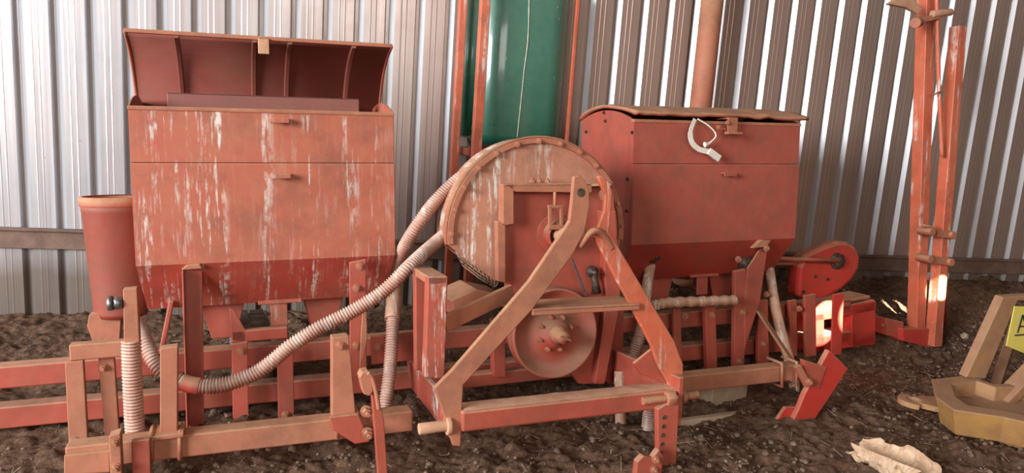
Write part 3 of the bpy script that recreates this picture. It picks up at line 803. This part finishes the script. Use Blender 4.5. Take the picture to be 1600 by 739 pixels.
mk = plate('marker_bracket', [(1366, 493), (1412, 503), (1412, 532), (1366, 518)], .18, .02, M_bright)
plate('bracket_jaw', [(1411, 514), (1474, 513), (1474, 538), (1448, 542), (1411, 533)], .13, .09, M_bright, mk)
plate('bracket_jaw', [(1384, 497), (1412, 503), (1412, 531), (1386, 524)], .165, .05, M_red, mk)
bolt(P(1378, 508, .18), r=.009, parent=mk)
def marker(a, b, y0, y1, w, name, m=M_orange, w2=None):
    p, q = P(*a, y0), P(*b, y1); mb = MB(); mb.bar(p, q, w, w2 or w, (0, -1, 0)); return T.part(name, mb, m, bevel=.004)
marker((1431, 522), (1449, -60), .19, .19, .075, 'marker_arm')
ma = marker((1458, 540), (1497, 42), .12, .16, .068, 'marker_arm')
mb = MB(); mb.tube(smooth_path([P(1462, -60, .10), P(1465, 60, .11), P(1467, 130, .12), P(1472, 245, .12)]), .012, 10); T.part('marker_rod', mb, M_orange, bevel=0)
mb = MB(); mb.tube([P(1478, 405, .2), P(1476, 510, .2)], .012, 10); T.part('marker_rod', mb, M_red, bevel=0)
mb = MB(); mb.cyl(P(1460, 147, .10), P(1469, 144, .10), .007, 8); T.part('stop_pin', mb, M_dusty, bevel=0)
for (px, py) in ((1468, 364), (1465, 406)):
    mb = MB(); p0, p1 = P(px - 18, py - 2, .09), P(px + 15, py + 3, .09)
    mb.bar(p0, p1, .03, .045)
    for q in (p0, p1): mb.cyl(q + Vector((0, -.035, 0)), q + Vector((0, .06, 0)), .024, 10)
    T.part('marker_clamp', mb, M_dusty, bevel=.002)
mb = MB(); mb.tube([P(1440, 352, .08), P(1455, 354, .08), P(1462, 366, .08)], .009, 8); T.part('clip_pin', mb, M_dusty, bevel=0)
mb = MB(); mb.bar(P(1432, 34, .10), P(1470, 24, .10), .03, .03); mb.cyl(P(1430, 36, .08), P(1436, 34, .12), .03, 10); T.part('marker_clamp', mb, M_dusty, bevel=.003)
mb = MB(); mb.cyl(P(1456, 22, .09), P(1486, 19, .09), .020, 14); mb.cyl(P(1486, 19, .09), P(1492, 20, .09), .007, 8); T.part('clip_pin', mb, M_tan, bevel=.003)
mb = MB(); mb.prism([P(1388, 6, .08), P(1402, -4, .08), (P(1425, -6, .08)), P(1442, 14, .08), P(1436, 22, .08), P(1418, 12, .08)], (0, .03, 0)); T.part('hinge_lug', mb, M_tan, bevel=.006)

# ------------------------------------------------------------------ strap on the right hopper
sf = [P(px, py, y) for px, py, y in ((1086, 186, -.03), (1079, 205, -.04), (1081, 222, -.045), (1092, 233, -.045), (1106, 237, -.045), (1118, 246, -.04))]
sf2 = [P(px, py, y) for px, py, y in ((1090, 186, -.03), (1104, 194, -.04), (1116, 205, -.045), (1118, 214, -.045), (1108, 224, -.045), (1101, 226, -.045))]
st = Thing('strap', PL, sf[0], 'frayed off-white strap dangling from the lid of the plain hopper', 'strap')
mb = MB(); q = smooth_path(sf, 8)
for i in range(len(q) - 1): mb.bar(q[i], q[i + 1] + (q[i + 1] - q[i]) * .2, .026 if i > 8 else .020, .003, (0, -1, 0))
st.part('webbing', mb, M_strap, bevel=0)
mb = MB(); q = smooth_path(sf2, 8); mb.tube(q, lambda t: .004 + .010 * max(0, t - .7) / .3, 8); mb.bar(P(1108, 236, -.05), P(1124, 248, -.05), .032, .012, (0, -1, 0)); st.part('frayed_end', mb, M_strap, bevel=0)

# ------------------------------------------------------------------ green tank on an orange frame, behind
GF = yaw_frame(Vector((0, 0, 0)) + (PL.m @ Vector((1.5, .95, 0))) * 1.0, 20.0)
GF = yaw_frame(Vector((GF.m.translation.x, GF.m.translation.y, 0)), 20.0)
GP = GF.P
g0 = GP(815, 220, 0)
GT = Thing('sprayer_tank', GF, (g0.x, 0.15, 0), 'tall green plastic tank in an orange steel frame behind the fan', 'tank')
xl, xr, zb = GP(752, 120, 0).x, GP(893, 120, 0).x, GP(810, 233, 0).z
mb = MB(); n = 10; R_ = .07
def rrect(x0, x1, y0, y1, r, k=6):
    out = []
    for cx, cy, a in ((x1 - r, y0 + r, -90), (x1 - r, y1 - r, 0), (x0 + r, y1 - r, 90), (x0 + r, y0 + r, 180)):
        for i in range(k + 1):
            t = math.radians(a + 90 * i / k); out.append((cx + r * math.cos(t), cy + r * math.sin(t)))
    return out
rows = []
for t in (0, .15, .4, .7, 1): rows.append((.075 * (1 - math.sin(t * PI / 2)), zb + .075 * (1 - math.cos(t * PI / 2))))
rows += [(0, zb + .4), (0, zb + .9), (.02, zb + .96), (.08, zb + 1.0)]
vs = []; k = 28
for ins, z in rows: vs += [(x, y, z) for x, y in rrect(xl + ins, xr - ins, ins * 1.0, .52 - ins, .15)]
fs = [(i * k + j, i * k + (j + 1) % k, (i + 1) * k + (j + 1) % k, (i + 1) * k + j) for i in range(len(rows) - 1) for j in range(k)]
fs += [tuple(reversed(range(k))), tuple((len(rows) - 1) * k + j for j in range(k))]
mb.add(vs, fs, True); tank = GT.part('tank_body', mb, M_green, bevel=0)
mb = MB(); vs = []; xs = GP(722, 100, .2).x
for z0, z1 in ((zb + .06, zb + .95),):
    a = rrect(xs, xl + .1, .12, .46, .05); mb.add([(x, y, z0) for x, y in a] + [(x, y, z1) for x, y in a],
        [(j, (j + 1) % k, k + (j + 1) % k, k + j) for j in range(k)] + [tuple(reversed(range(k))), tuple(range(k, 2 * k))], True)
GT.part('tank_shoulder', mb, M_green, bevel=0)
# white drips that ran down the tank
mb = MB(); pts = [GP(827, -10, -.002), GP(825, 60, -.002), GP(819, 110, -.002), GP(815, 150, -.002), GP(808, 215, -.002)]
q = smooth_path(pts, 10)
mb.tube(q, lambda t: .0022 + .0022 * abs(noise.noise(Vector((t * 14, 0, 0)))), 6)
GT.part('dried_drip', mb, M_strap, tank, bevel=0, label='white run of dried liquid down the tank')
for (px, py, y, w) in ((718, 0, .10, .045), (752, 0, -.07, .052), (895, 0, .04, .022)):
    c = GP(px, py + 100, y); mb = MB(); mb.box((c.x - w / 2, y - w / 2, 0), (c.x + w / 2, y + w / 2, zb + 1.05)); GT.part('frame_post', mb, M_orange, bevel=.004)
mb = MB(); mb.box((xl - .06, -.05, zb - .05), (xr + .01, -.02, zb - .01)); mb.box((xl - .06, -.05, zb - .05), (xl - .02, .5, zb - .01)); mb.box((xr - .02, -.05, zb - .05), (xr + .01, .5, zb - .01)); GT.part('tank_cradle', mb, M_red)
c = GP(728, 257, .06); mb = MB(); mb.cyl(c, c + Vector((.07, 0, 0)), .024, 14); mb.cyl(c + Vector((.05, 0, 0)), c + Vector((.07, 0, .07)), .018, 12); GT.part('drain_valve', mb, M_dark, bevel=0)
mb = MB(); mb.tube(smooth_path([GP(738, 214, .1), GP(742, 225, .02), GP(755, 240, -.02)]), .016, 10); GT.part('drain_hose', mb, M_black, bevel=0)

# ------------------------------------------------------------------ red pipe standing behind the right hopper
pc = WF.P(1104, 84, -.16); base = WF.m @ Vector((pc.x, pc.y, 0)); base.z = ground_h(base.x, base.y) - .02
mb = MB(); mb.tube([base, base + Vector((0, 0, 3.1 - base.z))], .068, 28); mb.tube([base, base + Vector((0, 0, .06))], .076, 24)
o = mb.build('steel_pipe', M_dusty, None, base, bevel=0); o.location = base
tag(o, 'red steel pipe standing upright before the sheets behind the plain hopper', 'pipe')

# ------------------------------------------------------------------ yellow implement on the right
Y0 = ground_at(1530, 668); Y0.z = ground_h(Y0.x, Y0.y) + .01
YF = yaw_frame(Y0, 18); Q = YF.P
YT = Thing('implement_hitch', YF, (0, 0, 0), 'rusty yellow steel hitch base with triangular legs lying on the soil', 'implement')
def ring_pts(cx, cy, rx, ry, z, a0, a1, n):
    return [Vector((cx + rx * math.cos(a0 + (a1 - a0) * i / n), cy + ry * math.sin(a0 + (a1 - a0) * i / n), z)) for i in range(n + 1)]
# octagonal base pan: top outline on a horizontal plane
def horiz(px, py, z):
    o_ = YF.inv @ CAM; q_ = YF.inv.to_3x3() @ ray(px, py); return o_ + q_ * ((z - o_.z) / q_.z)
zt = .15
pan = [horiz(px, py, zt) for px, py in ((1455, 592), (1510, 586), (1552, 600), (1600, 598), (1680, 600), (1700, 640), (1640, 668), (1570, 652), (1490, 640), (1462, 620))]
low = [p * 1 for p in pan]; cen = sum(pan, Vector()) / len(pan)
mb = MB(); n = len(pan)
low = [cen + (p - cen) * .86 + Vector((0, 0, -.135)) for p in pan]; inn = [cen + (p - cen) * .70 for p in pan]; inn2 = [cen + (p - cen) * .67 + Vector((0, 0, -.07)) for p in pan]
mb.add(low + pan + inn + inn2, [(i, (i + 1) % n, n + (i + 1) % n, n + i) for i in range(n)] + [(n + i, n + (i + 1) % n, 2 * n + (i + 1) % n, 2 * n + i) for i in range(n)]
       + [(2 * n + i, 2 * n + (i + 1) % n, 3 * n + (i + 1) % n, 3 * n + i) for i in range(n)] + [tuple(range(3 * n, 4 * n)), tuple(reversed(range(n)))])
YT.part('base_pan', mb, M_yel, bevel=.006)
mb = MB(); c = cen + Vector((0, 0, -.15)); r = max((p - cen).length for p in low)
mb.lathe((cen.x + .10, cen.y - .02, 0.0), (0, 0, 1), [(.24, -.03), (.285, -.03), (.29, .012), (.28, .022), (.24, .022)], 48); YT.part('base_ring', mb, M_yel, bevel=0)
tz = .10; t0, t1 = horiz(1428, 624, tz), horiz(1520, 634, tz); dt = (t1 - t0).normalized(); sd = Vector((-dt.y, dt.x, 0)); w_ = .07
mb = MB(); N_ = 16; outer = []; hole = []
for i in range(N_ + 1):
    a = PI / 2 + PI * i / N_; outer.append(t0 + dt * math.cos(a) * w_ + sd * math.sin(a) * w_)
for i in range(N_ + 1):
    a = PI / 2 + PI * i / N_; hole.append(t0 + dt * math.cos(a) * .034 + sd * math.sin(a) * .034)
for i in range(N_): mb.prism([outer[i], outer[i + 1], hole[i + 1], hole[i]], (0, 0, -.025))
for i in range(N_):
    a = -PI / 2 + PI * i / N_; a2 = -PI / 2 + PI * (i + 1) / N_
    h1, h2_ = (t0 + dt * math.cos(x) * .034 + sd * math.sin(x) * .034 for x in (a, a2))
    e1, e2 = (t0 + dt * w_ + sd * math.sin(x) * w_ for x in (a, a2))
    mb.prism([h1, h2_, e2, e1], (0, 0, -.025))
mb.prism([t0 + dt * w_ - sd * w_, t0 + dt * w_ + sd * w_, t1 + sd * w_ * 1.3, t1 - sd * w_ * 1.3], (0, 0, -.025))
YT.part('hitch_tongue', mb, M_yel, bevel=.002)
yl = horiz(1525, 590, zt).y
mb = MB(); mb.prism([Q(1510, 590, yl), Q(1540, 592, yl), Q(1590, 470, yl), Q(1640, 470, yl), Q(1640, 460, yl), Q(1568, 464, yl)], (0, .05, 0)); YT.part('leg', mb, M_yel, bevel=.005)
mb = MB(); mb.bar(Q(1555, 604, yl + .10), Q(1590, 500, yl + .25), .05, .05); YT.part('leg', mb, M_yel, bevel=.005)
mb = MB(); mb.bar(Q(1565, 628, yl - .12), Q(1660, 530, yl - .12), .09, .05); YT.part('leg', mb, M_yel, bevel=.005)
sp = [Q(1584, 478, yl - .003), Q(1640, 480, yl - .003), Q(1640, 560, yl - .003), Q(1600, 552, yl - .003), Q(1571, 540, yl - .003)]
mb = MB(); mb.prism(sp, (0, -.006, 0)); stk = YT.part('warning_plate', mb, M_stick, bevel=.001, label='yellow plate with a black mark')
mb = MB()
for a, b in (((1590, 520), (1598, 492)), ((1598, 492), (1606, 520)), ((1592, 510), (1604, 510)), ((1586, 524), (1610, 522))):
    mb.bar(Q(*a, yl - .011), Q(*b, yl - .011), .007, .004, (0, -1, 0))
YT.part('black_mark', mb, M_black, stk, bevel=0)

# ------------------------------------------------------------------ loose things on the soil
def on_soil(px, py):
    p = ground_at(px, py, 0)
    for _ in range(4): p = ground_at(px, py, ground_h(p.x, p.y))
    return p


def sack():
    c = on_soil(1388, 737); n, m = 34, 26; vs = []
    for j in range(m + 1):
        for i in range(n + 1):
            u = i / n * 2 - 1; v = j / m; e_ = noise.noise(Vector((u * 1.3, round(v) * 3, 6)))
            a_ = math.radians(-200 + (215 + 60 * e_) * v)                  # an open trough of paper, torn along both lips
            R_ = .085 * (1 + .25 * noise.noise(Vector((u * 1.6, v * 2, 3)))) * (1 - .35 * max(0, -u - .2))
            if v > .8: R_ *= 1 + (v - .8) * 1.1
            k_ = .020 * noise.noise(Vector((u * 4, v * 6, 12))) + .010 * noise.noise(Vector((u * 11, v * 13, 2)))
            x = u * (.20 + .05 * noise.noise(Vector((v * 4, u > 0, 9)))); y = math.cos(a_) * (R_ + k_) * 1.25; z = .075 + math.sin(a_) * (R_ + k_) * .95
            vs.append((x, y, max(-.005 + .01 * abs(noise.noise(Vector((u * 9, v * 9, 0)))), z)))
    w = n + 1; mb = MB(); mb.add(vs, [(j * w + i, j * w + i + 1, (j + 1) * w + i + 1, (j + 1) * w + i) for j in range(m) for i in range(n)], False)
    o = mb.build('paper_sack', M_sack, bevel=0, solid=.003, recalc=False); o.location = c; o.scale = (.72, .72, .85); o.rotation_euler = (0, 0, math.radians(-50))
    tag(o, 'torn crumpled brown paper sack lying open on the soil', 'sack')
sack()


def clod(name, c, r, seed, m, label, cat, sq=(1, 1, .7)):
    bm = bmesh.new(); bmesh.ops.create_icosphere(bm, subdivisions=4, radius=1)
    for v in bm.verts:
        d = v.co.normalized(); k = 1 + .35 * noise.noise(d * 1.6 + Vector((seed, 0, 0))) + .18 * noise.noise(d * 4 + Vector((seed, 5, 0)))
        v.co = Vector((d.x * sq[0], d.y * sq[1], d.z * sq[2])) * r * k
    me = bpy.data.meshes.new(name); bm.to_mesh(me); bm.free(); me.materials.append(m)
    o = bpy.data.objects.new(name, me); C.objects.link(o); o.location = c
    tag(o, label, cat); return o
p = on_soil(1492, 545); clod('clod', p + Vector((0, 0, .05)), .085, 2.0, M_board, 'pale crumpled lump of dried mud beside the foot of the marker arms', 'clod', (1, .8, .9))

# grey board and thin strip under the machine
a = on_soil(1112, 632); b = on_soil(1166, 622); q = yaw_frame(a, math.degrees(math.atan2((b - a).y, (b - a).x)))
mb = MB(); L_ = (b - a).length; mb.box((0, 0, -.03), (L_, .16, .075)); o = mb.build('block', M_board, bevel=.006); o.matrix_world = q.m
tag(o, 'grey wooden block lying on the soil under the plain hopper', 'block')
a = on_soil(1062, 664); b = on_soil(1166, 645); q = yaw_frame(a, math.degrees(math.atan2((b - a).y, (b - a).x)))
mb = MB(); L_ = (b - a).length; mb.box((0, 0, -.02), (L_, .03, .02)); o = mb.build('wooden_strip', M_board, bevel=.003); o.matrix_world = q.m
tag(o, 'thin dusty wooden strip on the soil in front of the grey block', 'strip')


def scatter_clods():
    mb = MB(); bm = bmesh.new(); bmesh.ops.create_icosphere(bm, subdivisions=1, radius=1)
    tv = [v.co.copy() for v in bm.verts]; tf = [[v.index for v in f.verts] for f in bm.faces]; bm.free()
    for _ in range(16000):
        x, y = random.uniform(-1.8, 4.2), random.uniform(1.9, 5.0)
        dens = .45 + .9 * noise.noise(Vector((x * 1.7, y * 1.7, 40))) + .28 * (x > .6)
        if random.random() > dens: continue
        if (WF.inv @ Vector((x, y, 0))).y > -.12: continue
        r = random.choice((.003, .003, .004, .004, .005, .005, .006, .007, .008, .010, .014)) * random.uniform(.7, 1.2); sd = random.uniform(0, 99)
        z = ground_h(x, y)
        mb.add([(x + v.x * r * (1 + .5 * noise.noise(v * 2 + Vector((sd, 0, 0)))), y + v.y * r * (1 + .5 * noise.noise(v * 2 + Vector((0, sd, 0)))), z + r * .25 + v.z * r * .75 * (1 + .5 * noise.noise(v * 2 + Vector((0, 0, sd))))) for v in tv], tf)
    o = mb.build('soil_crumbs', M_clod, bevel=0, recalc=False); tag(o, 'crumbs of red brown earth strewn over the soil', 'soil', None, 'stuff')
    mb = MB()
    for _ in range(800):
        x, y = random.uniform(-1.8, 3.2), random.uniform(1.9, 4.2)
        if (WF.inv @ Vector((x, y, 0))).y > -.2 or random.random() > .4 + .9 * noise.noise(Vector((x * 1.2, y * 1.2, 80))): continue
        a = random.uniform(0, PI); l = random.uniform(.015, .07); z = ground_h(x, y) + .008
        x2, y2 = x + l * math.cos(a), y + l * math.sin(a)
        mb.bar((x, y, z), (x2, y2, ground_h(x2, y2) + random.uniform(.004, .022)), .0022, .0014)
    o = mb.build('straw_litter', M_straw, bevel=0, recalc=False); tag(o, 'bits of dry straw and chaff strewn on the soil', 'straw', None, 'stuff')
scatter_clods()

# ------------------------------------------------------------------ light
W = bpy.data.worlds.new('world'); bpy.context.scene.world = W; W.use_nodes = True
bg = W.node_tree.nodes['Background']; bg.inputs[0].default_value = (.95, .80, .70, 1); bg.inputs[1].default_value = .14


def area(name, loc, target, sx, sy, power, col):
    l = bpy.data.lights.new(name, 'AREA'); l.shape = 'RECTANGLE'; l.size = sx; l.size_y = sy; l.energy = power; l.color = col
    o = bpy.data.objects.new(name, l); C.objects.link(o); o.location = loc
    o.rotation_euler = (Vector(target) - Vector(loc)).to_track_quat('-Z', 'Y').to_euler(); return o
area('doorway_daylight', (-6.5, -3.8, 2.9), (1.0, 3.4, .7), 4.0, 3.2, 1280, (.88, .94, 1.0))
area('side_door_daylight', (-6.0, .6, 3.2), (0, 4.3, 1.6), 1.8, 2.6, 170, (.80, .91, 1.0))
area('entrance_daylight', (2.0, -5.0, 3.6), (.9, 3.2, .6), 4.0, 2.6, 190, (1.0, .93, .86))


def beam_spot(name, target, src, power, deg):
    l = bpy.data.lights.new(name, 'SPOT'); l.energy = power; l.spot_size = math.radians(deg); l.spot_blend = .08; l.shadow_soft_size = .01; l.color = (1, .93, .8)
    o = bpy.data.objects.new(name, l); C.objects.link(o); o.location = src
    o.rotation_euler = (Vector(target) - Vector(src)).to_track_quat('-Z', 'Y').to_euler()
t = PL.m @ P(1287, 505, .1); beam_spot('sunbeam', t, (6.5, -1.0, 5.0), 50000, 1.5)
t = PL.m @ P(1466, 452, .12); beam_spot('sunbeam', t, (4.2, -2.0, 4.6), 45000, .45)

sc = bpy.context.scene
sc.view_settings.view_transform = 'Standard'; sc.view_settings.look = 'None'; sc.view_settings.gamma = 1
sc.view_settings.use_curve_mapping = False; sc.view_settings.exposure = 0.34
